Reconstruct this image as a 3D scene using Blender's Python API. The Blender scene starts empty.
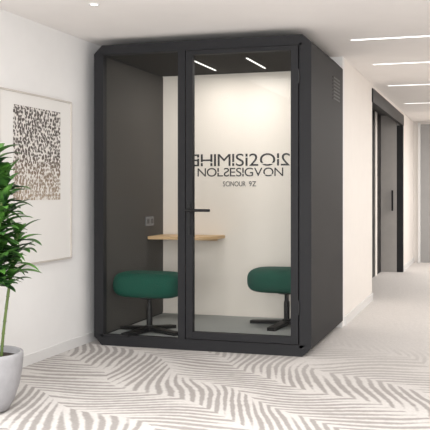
import bpy, bmesh, math, random
from mathutils import Vector, Matrix
random.seed(7)
S=bpy.context.scene
COL=S.collection
try:
    S.view_settings.view_transform='Standard'
except Exception: pass

# ---------------- materials ----------------
def mat(name,col,rough=.6,metal=0,noise=0,nscale=60,bump=0,spec=.5):
    m=bpy.data.materials.new(name); m.use_nodes=True
    nt=m.node_tree; b=nt.nodes['Principled BSDF']
    b.inputs['Base Color'].default_value=(*col,1)
    b.inputs['Roughness'].default_value=rough
    b.inputs['Metallic'].default_value=metal
    b.inputs['Specular IOR Level'].default_value=spec
    tc=nt.nodes.new('ShaderNodeTexCoord')
    nz=nt.nodes.new('ShaderNodeTexNoise'); nz.inputs['Scale'].default_value=nscale; nz.inputs['Detail'].default_value=3
    nt.links.new(tc.outputs['Object'],nz.inputs['Vector'])
    if noise>0:
        r=nt.nodes.new('ShaderNodeValToRGB')
        r.color_ramp.elements[0].position=.3; r.color_ramp.elements[1].position=.7
        r.color_ramp.elements[0].color=(*[c*(1-noise) for c in col],1)
        r.color_ramp.elements[1].color=(*[min(1,c*(1+noise)) for c in col],1)
        nt.links.new(nz.outputs['Fac'],r.inputs['Fac']); nt.links.new(r.outputs['Color'],b.inputs['Base Color'])
    if bump>0:
        bp=nt.nodes.new('ShaderNodeBump'); bp.inputs['Strength'].default_value=bump; bp.inputs['Distance'].default_value=.01
        nt.links.new(nz.outputs['Fac'],bp.inputs['Height']); nt.links.new(bp.outputs['Normal'],b.inputs['Normal'])
    return m
def emis(name,col,st):
    m=bpy.data.materials.new(name); m.use_nodes=True
    b=m.node_tree.nodes['Principled BSDF']
    b.inputs['Base Color'].default_value=(*col,1)
    b.inputs['Emission Color'].default_value=(*col,1); b.inputs['Emission Strength'].default_value=st
    return m
def srgb(r,g,b):
    f=lambda c:(c/255/12.92 if c/255<=.04045 else ((c/255+.055)/1.055)**2.4)
    return (f(r),f(g),f(b))
M_wall=mat('white_paint',srgb(234,233,232),.75,noise=.01,nscale=8)
M_ceil=mat('ceiling_paint',srgb(238,234,231),.85,noise=.01,nscale=5)
M_warmwall=mat('corridor_cream_paint',srgb(237,232,227),.75,noise=.01,nscale=8)
M_frame=mat('charcoal_powder_coat',srgb(34,34,36),.6,noise=.04,nscale=200,spec=.2)
M_lining=mat('grey_felt_lining',srgb(84,81,78),.95,noise=.08,nscale=300,bump=.1,spec=.1)
M_ilining=mat('dark_ceiling_lining',srgb(56,54,52),.9,noise=.05,nscale=200,spec=.1)
M_cream=mat('cream_panel',srgb(231,223,214),.8,noise=.01,nscale=30,spec=.2)
M_podfloor=mat('pod_carpet_grey',srgb(168,170,168),.95,noise=.1,nscale=300,spec=.1)
M_black=mat('black_metal',srgb(20,20,21),.45,noise=.05,nscale=100,spec=.3)
M_green=mat('green_fabric',srgb(6,70,56),.85,noise=.12,nscale=350,bump=.15,spec=.25)
M_letters=mat('dark_vinyl_lettering',srgb(44,41,41),.6)
M_base=mat('baseboard_paint',srgb(222,221,220),.6)
M_pot=mat('concrete_pot',srgb(150,149,151),.8,noise=.05,nscale=25,bump=.15)
M_soil=mat('soil',srgb(52,40,32),.95,noise=.3,nscale=60,bump=.5)
M_stem=mat('green_cane',srgb(80,98,44),.6,noise=.15,nscale=30)
M_taupe=mat('taupe_panel',srgb(168,164,160),.5,noise=.03,nscale=12)
M_endgrey=mat('grey_lacquer',srgb(152,151,150),.5,noise=.02,nscale=12)
M_led=emis('led_diffuser',(1,.99,.97),3)
M_podled=emis('pod_led',(1,.97,.93),1.6)
M_artframe=mat('pale_frame',srgb(196,189,182),.5)
M_mat=mat('paper_mount',srgb(228,226,223),.9)
M_socket=mat('socket_grey',srgb(104,106,110),.4)
M_slot=mat('socket_slot_grey',srgb(60,60,62),.5)

def glass():
    m=bpy.data.materials.new('clear_glass'); m.use_nodes=True
    nt=m.node_tree; nt.nodes.clear()
    o=nt.nodes.new('ShaderNodeOutputMaterial'); t=nt.nodes.new('ShaderNodeBsdfTransparent')
    t.inputs['Color'].default_value=(.97,.975,.97,1)
    g=nt.nodes.new('ShaderNodeBsdfGlossy'); g.inputs['Roughness'].default_value=.02
    f=nt.nodes.new('ShaderNodeFresnel'); f.inputs['IOR'].default_value=1.2
    x=nt.nodes.new('ShaderNodeMixShader')
    nt.links.new(f.outputs[0],x.inputs[0]);nt.links.new(t.outputs[0],x.inputs[1]);nt.links.new(g.outputs[0],x.inputs[2]);nt.links.new(x.outputs[0],o.inputs[0])
    return m
M_glass=glass()

def wood():
    m=mat('oak_veneer',srgb(205,165,118),.5)
    nt=m.node_tree;b=nt.nodes['Principled BSDF']
    tc=nt.nodes.new('ShaderNodeTexCoord');mp=nt.nodes.new('ShaderNodeMapping');mp.inputs['Scale'].default_value=(1.5,14,14)
    n=nt.nodes.new('ShaderNodeTexNoise');n.inputs['Scale'].default_value=4;n.inputs['Detail'].default_value=6
    r=nt.nodes.new('ShaderNodeValToRGB');r.color_ramp.elements[0].color=(*srgb(196,158,112),1);r.color_ramp.elements[1].color=(*srgb(226,194,152),1)
    nt.links.new(tc.outputs['Object'],mp.inputs[0]);nt.links.new(mp.outputs[0],n.inputs['Vector']);nt.links.new(n.outputs['Fac'],r.inputs[0]);nt.links.new(r.outputs[0],b.inputs['Base Color'])
    return m
M_wood=wood()

def leafmat():
    m=mat('green_leaf',srgb(80,140,50),.5)
    nt=m.node_tree;b=nt.nodes['Principled BSDF']
    n=nt.nodes.new('ShaderNodeTexNoise');n.inputs['Scale'].default_value=11
    tc=nt.nodes.new('ShaderNodeTexCoord')
    r=nt.nodes.new('ShaderNodeValToRGB');r.color_ramp.elements[0].position=.36;r.color_ramp.elements[1].position=.7
    r.color_ramp.elements[0].color=(*srgb(20,54,22),1);r.color_ramp.elements[1].color=(*srgb(84,136,52),1)
    nt.links.new(tc.outputs['Object'],n.inputs['Vector']);nt.links.new(n.outputs['Fac'],r.inputs[0]);nt.links.new(r.outputs[0],b.inputs['Base Color'])
    return m
M_leaf=leafmat()

class NB:
    def __init__(s,nt): s.nt=nt
    def m(s,op,a,b=None,c=None):
        n=s.nt.nodes.new('ShaderNodeMath'); n.operation=op
        for i,v in enumerate((a,b,c)):
            if v is None: continue
            if isinstance(v,(int,float)): n.inputs[i].default_value=v
            else: s.nt.links.new(v,n.inputs[i])
        return n.outputs[0]
def carpet():
    m=bpy.data.materials.new('patterned_carpet'); m.use_nodes=True
    nt=m.node_tree;b=nt.nodes['Principled BSDF'];b.inputs['Roughness'].default_value=.8;b.inputs['Specular IOR Level'].default_value=.25
    N=NB(nt)
    tc=nt.nodes.new('ShaderNodeTexCoord')
    sep=nt.nodes.new('ShaderNodeSeparateXYZ');nt.links.new(tc.outputs['Object'],sep.inputs[0])
    x,y=sep.outputs[0],sep.outputs[1]
    def nz(sc,det=1):
        n=nt.nodes.new('ShaderNodeTexNoise');n.inputs['Scale'].default_value=sc;n.inputs['Detail'].default_value=det
        nt.links.new(tc.outputs['Object'],n.inputs['Vector']);return N.m('SUBTRACT',n.outputs['Fac'],.5)
    n1=nz(.7);n2=nz(2.5);n3=nz(60,4);n5=nz(20,3);n6=nz(5,3);n7=nz(14,3)
    q=N.m('ADD',N.m('MULTIPLY',y,.78),N.m('ADD',N.m('MULTIPLY',x,.66),N.m('MULTIPLY',n1,1.0)))
    tri=N.m('ABSOLUTE',N.m('SUBTRACT',N.m('FRACT',q),.5))
    fan=N.m('ADD',N.m('MULTIPLY',tri,1.0),N.m('MULTIPLY',N.m('MULTIPLY',tri,tri),.3))
    p=N.m('ADD',N.m('ADD',x,N.m('MULTIPLY',y,-.5)),N.m('ADD',fan,N.m('MULTIPLY',n2,.06)))
    ph=N.m('DIVIDE',p,.098)
    s=N.m('SINE',N.m('MULTIPLY',ph,2*math.pi))
    wn=nt.nodes.new('ShaderNodeTexWhiteNoise');wn.noise_dimensions='2D'
    cb=nt.nodes.new('ShaderNodeCombineXYZ');nt.links.new(N.m('FLOOR',N.m('ADD',ph,.25)),cb.inputs[0]);nt.links.new(N.m('FLOOR',N.m('MULTIPLY',q,2)),cb.inputs[1])
    nt.links.new(cb.outputs[0],wn.inputs['Vector'])
    cen=N.m('ADD',.10,N.m('MULTIPLY',wn.outputs['Value'],.30))
    dist=N.m('ABSOLUTE',N.m('SUBTRACT',tri,cen))
    thr=N.m('ADD',N.m('ADD',-.45,N.m('MULTIPLY',N.m('MULTIPLY',dist,dist),15)),N.m('ADD',N.m('MULTIPLY',n5,1.6),N.m('MULTIPLY',n6,.9)))
    st=nt.nodes.new('ShaderNodeMapRange');st.interpolation_type='SMOOTHSTEP'
    nt.links.new(N.m('SUBTRACT',s,thr),st.inputs[0]);st.inputs[1].default_value=-.6;st.inputs[2].default_value=.8
    z=nt.nodes.new('ShaderNodeMapRange');nt.links.new(N.m('ADD',N.m('ADD',y,N.m('MULTIPLY',x,.40)),N.m('MULTIPLY',n1,.6)),z.inputs[0]);z.inputs[1].default_value=-.6;z.inputs[2].default_value=.8;z.inputs[3].default_value=1;z.inputs[4].default_value=0.04
    f=N.m('MULTIPLY',st.outputs[0],z.outputs[0])
    mx=nt.nodes.new('ShaderNodeMix');mx.data_type='RGBA'
    nt.links.new(f,mx.inputs[0]);mx.inputs[6].default_value=(*srgb(206,202,199),1);mx.inputs[7].default_value=(*srgb(158,153,150),1)
    h=nt.nodes.new('ShaderNodeHueSaturation');nt.links.new(mx.outputs[2],h.inputs['Color'])
    nt.links.new(N.m('ADD',1,N.m('ADD',N.m('MULTIPLY',n3,.36),N.m('MULTIPLY',n7,.12))),h.inputs['Value'])
    nt.links.new(h.outputs[0],b.inputs['Base Color'])
    return m
M_floor=carpet()

def artprint():
    m=bpy.data.materials.new('abstract_print'); m.use_nodes=True
    nt=m.node_tree;b=nt.nodes['Principled BSDF'];b.inputs['Roughness'].default_value=.85
    N=NB(nt)
    tc=nt.nodes.new('ShaderNodeTexCoord');sep=nt.nodes.new('ShaderNodeSeparateXYZ');nt.links.new(tc.outputs['Object'],sep.inputs[0])
    mp=nt.nodes.new('ShaderNodeMapping');mp.inputs['Scale'].default_value=(1,52,40);nt.links.new(tc.outputs['Object'],mp.inputs[0])
    v=nt.nodes.new('ShaderNodeTexVoronoi');v.inputs['Scale'].default_value=1;v.inputs['Randomness'].default_value=.7;nt.links.new(mp.outputs[0],v.inputs['Vector'])
    n=nt.nodes.new('ShaderNodeTexNoise');n.inputs['Scale'].default_value=55;nt.links.new(tc.outputs['Object'],n.inputs['Vector'])
    zz=sep.outputs[2]
    d=N.m('ADD',v.outputs['Distance'],N.m('MULTIPLY',N.m('SUBTRACT',n.outputs['Fac'],.5),.8))
    sm=nt.nodes.new('ShaderNodeMapRange');nt.links.new(d,sm.inputs[0]);sm.inputs[1].default_value=.47;sm.inputs[2].default_value=.62;sm.inputs[3].default_value=1;sm.inputs[4].default_value=0
    cr=nt.nodes.new('ShaderNodeValToRGB')
    mr=nt.nodes.new('ShaderNodeMapRange');nt.links.new(zz,mr.inputs[0]);mr.inputs[1].default_value=0;mr.inputs[2].default_value=.62
    nt.links.new(mr.outputs[0],cr.inputs[0])
    e=cr.color_ramp.elements;e[0].color=(*srgb(164,148,130),1);e[1].color=(*srgb(86,80,77),1)
    k=e.new(.3);k.color=(*srgb(130,114,99),1);k=e.new(.5);k.color=(*srgb(86,78,74),1)
    mx=nt.nodes.new('ShaderNodeMix');mx.data_type='RGBA';nt.links.new(sm.outputs[0],mx.inputs[0]);mx.inputs[6].default_value=(*srgb(222,218,213),1);nt.links.new(cr.outputs[0],mx.inputs[7])
    nt.links.new(mx.outputs[2],b.inputs['Base Color'])
    return m
M_print=artprint()

# ---------------- builders ----------------
def empty(name,loc,label,cat,group=None):
    o=bpy.data.objects.new(name,None);o.location=loc;o.empty_display_size=.1;COL.objects.link(o)
    o['label']=label;o['category']=cat
    if group:o['group']=group
    return o
def finish(name,bm,m,parent=None,origin=(0,0,0),smooth=False,bevel=0):
    bmesh.ops.recalc_face_normals(bm,faces=bm.faces)
    if bevel>0:
        bmesh.ops.bevel(bm,geom=[e for e in bm.edges if len(e.link_faces)==2 and e.calc_face_angle(0)>.5],offset=bevel,segments=2,affect='EDGES',profile=.5)
    me=bpy.data.meshes.new(name);bm.to_mesh(me);bm.free()
    me.materials.append(m)
    if smooth:
        for p in me.polygons:p.use_smooth=True
    o=bpy.data.objects.new(name,me);COL.objects.link(o)
    if parent: o.parent=parent
    else: o.location=origin
    return o
def absorg(p):
    v=Vector((0,0,0))
    while p: v+=Vector(p.location);p=p.parent
    return v
def boxes(name,bl,m,parent=None,bevel=0,origin=None,loc=None):
    org=absorg(parent) if parent else Vector(origin or (0,0,0))
    off=Vector(loc) if loc else Vector((0,0,0))
    bm=bmesh.new()
    for (x0,x1,y0,y1,z0,z1) in bl:
        r=bmesh.ops.create_cube(bm,size=1)
        for v in r['verts']:
            v.co=Vector(((x0+x1)/2+v.co.x*(x1-x0),(y0+y1)/2+v.co.y*(y1-y0),(z0+z1)/2+v.co.z*(z1-z0)))-org-off
    o=finish(name,bm,m,parent,org,bevel=bevel)
    if loc: o.location=off
    return o
def struct(name,bl,m):
    bx=bl[0];c=((bx[0]+bx[1])/2,(bx[2]+bx[3])/2,bx[4])
    o=boxes(name,bl,m,origin=c);o['kind']='structure';return o
def cyl(bm,r1,r2,p0,p1,n=24,cap=True):
    p0=Vector(p0);p1=Vector(p1);d=p1-p0
    q=d.to_track_quat('Z','Y').to_matrix().to_4x4()
    bmesh.ops.create_cone(bm,cap_ends=cap,segments=n,radius1=r1,radius2=r2,depth=d.length,matrix=Matrix.Translation((p0+p1)/2)@q)
def revolve(bm,prof,n=48):
    rings=[]
    for r,z in prof:
        if r<1e-5: rings.append([bm.verts.new((0,0,z))])
        else: rings.append([bm.verts.new((r*math.cos(2*math.pi*i/n),r*math.sin(2*math.pi*i/n),z)) for i in range(n)])
    for a,b in zip(rings,rings[1:]):
        for i in range(n):
            j=(i+1)%n
            if len(a)==1: bm.faces.new((a[0],b[i],b[j]))
            elif len(b)==1: bm.faces.new((a[i],a[j],b[0]))
            else: bm.faces.new((a[i],a[j],b[j],b[i]))

# ---------------- room ----------------
CH=2.35
f=struct('floor',[(-4,4,-9,10,-.1,0)],M_floor)
f.location=(0,0,0)
for v in f.data.vertices: v.co+=Vector((0,.5,-.1))
struct('ceiling',[(-4,4,-5.2,10,CH,CH+.1)],M_ceil)
struct('wall_west',[(-1.82,-1.72,-9,1.5,0,CH)],M_wall)
struct('wall_north',[(-1.72,.05,1.42,1.52,0,CH)],M_wall)
DY0,DY1=3.40,6.8
struct('wall_corridor',[(-.07,.05,1.52,DY0,0,CH),(-.07,.05,DY1+.09,8.7,0,CH),(-.07,.05,DY0,DY1+.09,2.30,CH)],M_warmwall)
struct('wall_recess',[(-.38,-.26,DY0-.1,6.10,0,2.35),(-.38,-.07,DY0-.1,DY0,0,2.35),(-.26,-.07,DY0,DY1,2.30,2.35)],M_black)
struct('trim_3',[(-.30,-.25,6.10,6.28,0,2.30)],M_warmwall)
struct('wall_end',[(-.07,2.9,8.7,8.8,0,CH)],M_warmwall)
struct('wall_east',[(2.9,3.0,-2.5,8.7,0,CH)],M_warmwall)
struct('baseboard_west',[(-1.72,-1.71,-9,1.42,0,.07)],M_base)
struct('baseboard_corridor',[(.05,.062,1.52,DY0,0,.08),(.05,.062,DY1+.09,8.7,0,.08)],M_base)
struct('baseboard_north',[(-1.71,.05,1.408,1.42,0,.07)],M_base)
struct('trim_1',[(.02,.065,DY0-.03,DY1+.09,2.15,2.30),(-.03,.06,DY1,DY1+.09,0,2.15)],M_black)
door2=struct('door_2',[(-.26,-.03,DY1,DY1+.05,0,2.3)],M_taupe)
struct('door_1',[(-.30,-.26,6.28,DY1,0,2.3)],M_black)
boxes('door_handle',[(-.10,-.075,DY1-.07,DY1-.05,.90,1.2),(-.10,-.08,DY1-.05,DY1+.01,.94,.96),(-.10,-.08,DY1-.05,DY1+.01,1.16,1.18)],M_black,door2)
struct('door_3',[(.17,1.3,8.66,8.7,0,2.3)],M_endgrey)
struct('trim_2',[(.13,.17,8.64,8.7,0,2.33),(1.3,1.34,8.64,8.7,0,2.33)],M_base)

# ceiling lights
def strip(x0,x1,y):
    e=empty('linear_ceiling_light',((x0+x1)/2,y,CH),'long white recessed linear light in the corridor ceiling','ceiling light','corridor linear lights')
    boxes('housing',[(x0-.01,x1+.01,y-.024,y-.017,CH-.004,CH),(x0-.01,x1+.01,y+.017,y+.024,CH-.004,CH)],M_wall,e)
    boxes('diffuser',[(x0,x1,y-.017,y+.017,CH-.003,CH)],M_led,e)
for (x0,y) in [(.25,.62),(.25,1.95),(.2,3.6),(.2,5.6)]: strip(x0,2.7,y)
e=empty('recessed_downlight',(-1.09,-1.13,CH),'small round white recessed downlight in the ceiling','ceiling light')
bm=bmesh.new();revolve(bm,[(.024,-.001),(.024,-.005),(.036,-.005),(.036,0)],24);finish('bezel',bm,M_base,e,smooth=True)
bm=bmesh.new();revolve(bm,[(0,-.003),(.024,-.003)],24);finish('lens',bm,M_led,e)

# ---------------- pod ----------------
XL,XR=-1.636,.06;YB=1.38;H=2.30;c=.066
pod=empty('office_pod',(-.79,.69,0),'charcoal acoustic office pod with chamfered corners and glass front','office pod')
po=absorg(pod)
ix0,ix1=-1.585,.01;iz0,iz1=.06,2.24;yb=1.31
bm=bmesh.new()
outer=[(XL+c,0),(XR-c,0),(XR,c),(XR,H-c),(XR-c,H),(XL+c,H),(XL,H-c),(XL,c)]
inner=[(ix0+.02,iz0),(ix1-.02,iz0),(ix1,iz0+.02),(ix1,iz1-.02),(ix1-.02,iz1),(ix0+.02,iz1),(ix0,iz1-.02),(ix0,iz0+.02)]
rings=[]
for y,pr in ((0,outer),(YB,outer),(YB,inner),(0,inner)):
    rings.append([bm.verts.new(Vector((x,y,z))-po) for x,z in pr])
for k in range(4):
    a,b=rings[k],rings[(k+1)%4]
    for i in range(8):
        j=(i+1)%8;bm.faces.new((a[i],a[j],b[j],b[i]))
finish('shell',bm,M_frame,pod)
boxes('back_panel',[(ix0,ix1,yb,YB,iz0,iz1)],M_cream,pod)
boxes('side_lining',[(ix0,ix0+.012,.06,yb,iz0+.02,iz1-.02)],M_lining,pod)['label']='dark grey felt side lining'
boxes('side_lining',[(ix1-.012,ix1,.06,yb,iz0+.02,iz1-.02)],M_lining,pod)
boxes('ceiling_lining',[(ix0+.02,ix1-.02,.06,yb,iz1-.012,iz1)],M_ilining,pod)
boxes('floor_carpet',[(ix0+.02,ix1-.02,.06,yb,iz0,iz0+.012)],M_podfloor,pod)
boxes('front_frame',[(ix0-.005,-1.558,.001,.06,.06,2.24),(-.027,ix1+.005,.001,.06,.06,2.24),(ix0,ix1,.001,.06,.055,.082),(ix0,ix1,.001,.06,2.226,2.245),(-.947,-.890,-.006,.06,.08,2.23)],M_frame,pod)
boxes('window_pane',[(-1.56,-.945,.03,.038,.08,2.228)],M_glass,pod)
door=boxes('door',[(-.882,-.829,-.012,.04,.088,2.222),(-.087,-.033,-.012,.04,.088,2.222),(-.829,-.087,-.012,.04,.088,.140),(-.829,-.087,-.012,.04,2.19,2.222)],M_frame,pod,bevel=.002)
boxes('glass_pane',[(-.831,-.085,.01,.018,.138,2.192)],M_glass,door)
bm=bmesh.new()
def P(x,y,z): return Vector((x,y,z))-po
for (x0,x1,y0,y1,z0,z1) in [(-.870,-.842,-.022,-.012,.86,1.09)]:
    r=bmesh.ops.create_cube(bm,size=1)
    for v in r['verts']: v.co=P((x0+x1)/2+v.co.x*(x1-x0),(y0+y1)/2+v.co.y*(y1-y0),(z0+z1)/2+v.co.z*(z1-z0))
cyl(bm,.011,.011,P(-.856,-.012,1.04),P(-.856,-.065,1.04),16)
cyl(bm,.011,.010,P(-.865,-.06,1.04),P(-.68,-.06,1.04),16)
cyl(bm,.009,.009,P(-.856,-.018,.93),P(-.856,-.028,.93),16)
finish('door_handle',bm,M_black,door)['label']='black lever handle'
boxes('hinge',[(-.034,-.022,-.018,.0,.30,.40)],M_black,door)
boxes('hinge',[(-.034,-.022,-.018,.0,1.95,2.05)],M_black,door)
for x in (-.99,-.55):
    boxes('ceiling_lamp',[(x-.006,x+.006,.48,1.06,iz1-.017,iz1-.011)],M_podled,pod)['label']='slim white LED strip'
boxes('vent_grille',[(XR,XR+.004,.88,1.20,z,z+.014) for z in [1.93+i*.028 for i in range(7)]],M_black,pod)['label']='black slotted air vent'
sk=boxes('power_socket',[(ix0+.012,ix0+.022,.88,1.06,.88,.96)],M_socket,pod,bevel=.002)
for (a_,b_) in ((.90,.95),(.99,1.04)):
    boxes('socket_insert',[(ix0+.022,ix0+.024,a_,b_,.90,.94)],M_slot,sk)
def text(body,x0,x1,z0,z1,off=0.0,mirror='',cuts=None,gap=.10):
    """fits the lettering to a box; `mirror` letters are reversed, `cuts` letters have a worn gap"""
    allv=[];allf=[];cur=0
    for i,ch in enumerate(body):
        cu=bpy.data.curves.new('t','FONT');cu.body=ch;cu.size=1;cu.extrude=.01;cu.offset=0 if ch in 'MN' else off
        t=bpy.data.objects.new('t',cu);COL.objects.link(t)
        dg=bpy.context.evaluated_depsgraph_get();dg.update()
        me=bpy.data.meshes.new_from_object(t.evaluated_get(dg))
        bpy.data.objects.remove(t)
        if cuts and i in cuts:
            lo_,hi_=cuts[i]
            bm=bmesh.new();bm.from_mesh(me)
            for zc in (lo_,hi_):
                bmesh.ops.bisect_plane(bm,geom=bm.verts[:]+bm.edges[:]+bm.faces[:],plane_co=(0,zc,0),plane_no=(0,1,0))
            bmesh.ops.delete(bm,geom=[f for f in bm.faces if lo_<f.calc_center_median().y<hi_],context='FACES')
            bm.to_mesh(me);bm.free()
        xs=[v.co.x for v in me.vertices];a,b=min(xs),max(xs)
        base=len(allv)
        for v in me.vertices:
            X=(b-v.co.x) if str(i) in mirror.split() else (v.co.x-a)
            allv.append((cur+X,v.co.y,v.co.z))
        for p in me.polygons: allf.append([base+k for k in p.vertices])
        cur+=(b-a)+gap
        bpy.data.meshes.remove(me)
    xs=[v[0] for v in allv];ys=[v[1] for v in allv]
    a,b,cc,dd_=min(xs),max(xs),min(ys),max(ys)
    nv=[Vector((x0+(X-a)/(b-a)*(x1-x0),yb-.001-(.002 if Z>0 else 0),z0+(Y-cc)/(dd_-cc)*(z1-z0)))-po for X,Y,Z in allv]
    me=bpy.data.meshes.new('wall_lettering');me.from_pydata(nv,[],allf);me.materials.append(M_letters)
    o=bpy.data.objects.new('wall_lettering',me);COL.objects.link(o);o.parent=pod;o['label']='dark lettering on the cream wall'
text('EHIMISI2OI2',-1.30,-.39,1.405,1.515,off=.001,mirror='0 10',cuts={0:(.44,.50),1:(.18,.24),4:(.16,.22),6:(.46,.52),8:(.10,.16),9:(.36,.42)},gap=.08)
text('NOLSESIGVON',-1.24,-.45,1.313,1.390,off=.003,mirror='3',cuts={2:(.30,.37),6:(.2,.28),9:(.12,.17)},gap=.06)
text('SCINOUR',-1.0,-.79,1.225,1.270,off=.003)
text('9Z',-.76,-.695,1.225,1.270,off=.003)

# ---------------- table ----------------
tb=empty('wall_table',(-1.25,1.1,.79),'light oak wall table with rounded front inside the pod','table')
to=absorg(tb)
pts=[(ix0+.014,yb-.002),(ix0+.014,.93),(ix0+.03,.90)]
for i in range(0,17):
    a=-math.pi/2+i/16*math.pi/2
    pts.append((-1.25+.27*math.cos(a),1.14+.24*math.sin(a)))
pts.append((-.98,yb-.002))
bm=bmesh.new()
lo=[bm.verts.new(Vector((x,y,.765))-to) for x,y in pts];hi=[bm.verts.new(Vector((x,y,.79))-to) for x,y in pts]
bm.faces.new(lo[::-1]);bm.faces.new(hi)
for i in range(len(pts)):
    j=(i+1)%len(pts);bm.faces.new((lo[i],lo[j],hi[j],hi[i]))
finish('tabletop',bm,M_wood,tb,bevel=.003)
boxes('bracket',[(-1.5,-1.05,yb-.02,yb-.002,.74,.765)],M_wood,tb)

# ---------------- stools ----------------
def stool(x,y,hw,hd,label,ang,L):
    e=empty('stool',(x,y,.072),label,'stool','green stools in the pod')
    bm=bmesh.new()
    n1,n2=80,40;prof=[]
    for k in range(n2+1):
        a=-math.pi/2+math.pi*k/n2
        z=(abs(math.sin(a))**.75)*(1 if a>0 else -1)
        r=abs(math.cos(a))**.38
        prof.append((r,z))
    rings=[];ZC=.377;ZH=.100
    for r,z in prof:
        if r<2e-2: rings.append([bm.verts.new((0,0,ZC+ZH*z))]);continue
        ring=[]
        for i in range(n1):
            t=2*math.pi*i/n1;cx,cy=math.cos(t),math.sin(t)
            px=abs(cx)**.6*(1 if cx>0 else -1);py=abs(cy)**.6*(1 if cy>0 else -1)
            ex=(hw-.09)*r/.6 if r<=.6 else (hw-.09)+.09*(r-.6)/.4
            ring.append(bm.verts.new((ex*px,hd*r*py,ZC+ZH*z)))
        rings.append(ring)
    for a,b in zip(rings,rings[1:]):
        for i in range(n1):
            j=(i+1)%n1
            if len(a)==1: bm.faces.new((a[0],b[i],b[j]))
            elif len(b)==1: bm.faces.new((a[i],a[j],b[0]))
            else: bm.faces.new((a[i],a[j],b[j],b[i]))
    finish('seat',bm,M_green,e,smooth=True)
    bm=bmesh.new();cyl(bm,.024,.024,(0,0,.03),(0,0,.20),24);cyl(bm,.018,.018,(0,0,.19),(0,0,.28),24);cyl(bm,.07,.10,(0,0,.264),(0,0,.281),24);finish('pole',bm,M_black,e)
    bm=bmesh.new()
    cyl(bm,.055,.032,(0,0,.022),(0,0,.055),24)
    for k in range(4):
        R=Matrix.Rotation(ang+k*math.pi/2,4,'Z')
        vs=[]
        for (px,w,z0,z1) in ((.02,.036,.014,.044),(L*.6,.034,.008,.034),(L,.034,.0,.026)):
            vs.append([bm.verts.new(R@Vector((px,s*w,zz))) for s,zz in ((-1,z0),(1,z0),(1,z1),(-1,z1))])
        bm.faces.new(vs[0][::-1]);bm.faces.new(vs[2])
        for a,b in zip(vs,vs[1:]):
            for i in range(4): bm.faces.new((a[i],a[(i+1)%4],b[(i+1)%4],b[i]))
    finish('base',bm,M_black,e)
stool(-1.285,.27,.282,.18,'dark green upholstered stool on black star base, beside felt side wall',math.radians(-20),.285)
stool(-.33,.92,.318,.22,'dark green upholstered stool on black star base, beside back panel',math.radians(-10),.32)

# ---------------- artwork ----------------
art=empty('framed_artwork',(-1.72,-.87,.69),'large abstract dotted print in thin pale frame on wall','artwork')
y0,y1,z0,z1=-1.25,-.265,.69,1.835
boxes('mount',[(-1.715,-1.70,y0,y1,z0,z1)],M_mat,art)
boxes('frame',[(-1.72,-1.69,y0-.007,y0+.004,z0,z1),(-1.72,-1.69,y1-.004,y1+.007,z0,z1),(-1.72,-1.69,y0,y1,z0-.007,z0+.004),(-1.72,-1.69,y0,y1,z1-.004,z1+.007)],M_artframe,art)
boxes('print',[(-1.699,-1.697,-1.075,-.43,1.12,1.75)],M_print,art,loc=(.02,0,.43))

# ---------------- plant ----------------
pl=empty('potted_plant',(-1.317,-2.0,0),'leafy green cane plant in round grey concrete pot','potted plant')
PX=-1.317
bm=bmesh.new()
revolve(bm,[(0,0),(.095,0),(.125,.01),(.155,.06),(.182,.14),(.197,.22),(.203,.29),(.203,.312),(.198,.318),(.188,.318),(.184,.312),(.182,.27),(0,.27)],64)
finish('pot',bm,M_pot,pl,smooth=True)
bm=bmesh.new();revolve(bm,[(0,.286),(.1,.29),(.183,.282),(.183,.269),(0,.269)],48);finish('soil',bm,M_soil,pl,smooth=True)
canes=[((.04,.0),(.10,.04),1.26),((-.05,.05),(-.08,.10),1.2),((.0,-.06),(.03,-.14),1.07),((.07,.05),(.15,.08),.95),((.02,.02),(.05,.0),1.38),((.06,-.04),(.15,-.08),1.12)]
bl=bmesh.new()
def leaf(bm,base,dirh,L,W,up,droop):
    side=Vector((-dirh.y,dirh.x,0))
    prev=None;p=Vector(base);n=8;ang=up
    for k in range(n+1):
        t=k/n
        w=W*(math.sin(math.pi*min(1,t*.92+.06))**.75)*(1-t*.3) if k<n else .0005
        d=(dirh*math.cos(ang)+Vector((0,0,1))*math.sin(ang))
        nrm=(Vector((0,0,1))*math.cos(ang)-dirh*math.sin(ang))
        row=[bm.verts.new(p-side*w+nrm*w*.3),bm.verts.new(p),bm.verts.new(p+side*w+nrm*w*.3)]
        if prev:
            for a in (0,1): bm.faces.new((prev[a],prev[a+1],row[a+1],row[a]))
        prev=row;p=p+d*(L/n);ang-=droop/n
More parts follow.
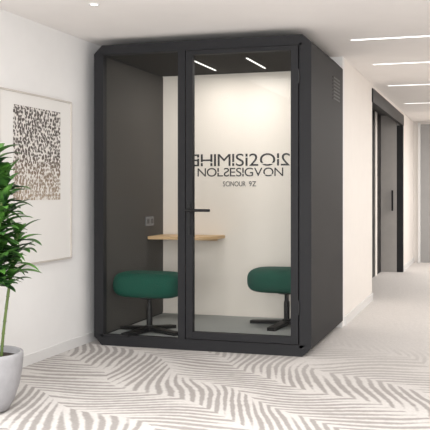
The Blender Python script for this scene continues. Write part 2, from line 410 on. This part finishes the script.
for (b0,b1,hh) in canes:
    bm=bmesh.new();N_=10;ptsc=[]
    for k in range(N_+1):
        t=k/N_;ptsc.append(Vector((b0[0]+(b1[0]-b0[0])*t**1.3,b0[1]+(b1[1]-b0[1])*t**1.3,.275+(hh-.275)*t)))
    for a,b in zip(ptsc,ptsc[1:]):
        cyl(bm,.0085,.0075,a,b,10);cyl(bm,.0105,.0105,b-Vector((0,0,.003)),b,10)
    finish('cane',bm,M_stem,pl)
    nl=int((hh-.66)/.009)
    for i in range(nl):
        t=(i+.5)/nl
        z=.66+(hh-.66)*t
        k=(z-.275)/(hh-.275)*N_;i0=min(N_-1,int(k));base=ptsc[i0].lerp(ptsc[i0+1],k-i0)
        az=i*2.4+random.uniform(-.4,.4)
        dh=Vector((math.cos(az),math.sin(az),0))
        L=random.uniform(.13,.21)
        if PX+base.x+dh.x*L< -1.66: L=min(L,max(.07,(PX+base.x+1.66)/max(.2,abs(dh.x))))
        leaf(bl,base,dh,L,random.uniform(.028,.040)*min(1,L/.15),random.uniform(.2,1.0)+.4*(t>.85),random.uniform(.5,1.35))
finish('foliage',bl,M_leaf,pl,smooth=True)

# ---------------- lights ----------------
def area(name,loc,rot,sx,sy,p,col=(1,1,1)):
    l=bpy.data.lights.new(name,'AREA');l.shape='RECTANGLE';l.size=sx;l.size_y=sy;l.energy=p;l.color=col
    o=bpy.data.objects.new(name,l);o.location=loc;o.rotation_euler=rot;COL.objects.link(o);return o
area('overhead_fill',(.4,-3.6,2.33),(0,0,0),3,2.2,115,(1,.992,.98))  # fill added under the ceiling, out of view, to light the pod front
area('rear_fill',(.2,-8.6,1.3),(math.radians(98),0,0),6,2.4,440)  # unseen fill panel added behind the camera to brighten ceiling and fronts
area('corridor_light',(1.9,2.2,2.33),(0,0,0),.8,3.0,40,(1,.98,.95))
area('corridor_end_light',(1.9,6.6,2.33),(0,0,0),.8,3,75,(1,.975,.945))
for x in (-.99,-.55): area('pod_strip_light',(x,.77,2.215),(0,0,0),.03,.56,5,(1,.95,.90))
w=bpy.data.worlds.new('w');S.world=w;w.use_nodes=True
w.node_tree.nodes['Background'].inputs[0].default_value=(1,.998,.993,1);w.node_tree.nodes['Background'].inputs[1].default_value=1.38

# ---------------- camera ----------------
cam=bpy.data.cameras.new('cam');co=bpy.data.objects.new('camera',cam);COL.objects.link(co)
cam.sensor_width=36;cam.lens=36*860/430;cam.shift_y=-(215-192)/430
co.location=(1.265,-6.025,1.175);co.rotation_euler=(math.radians(90),0,math.radians(17.7))
cam.clip_start=.05
S.camera=co
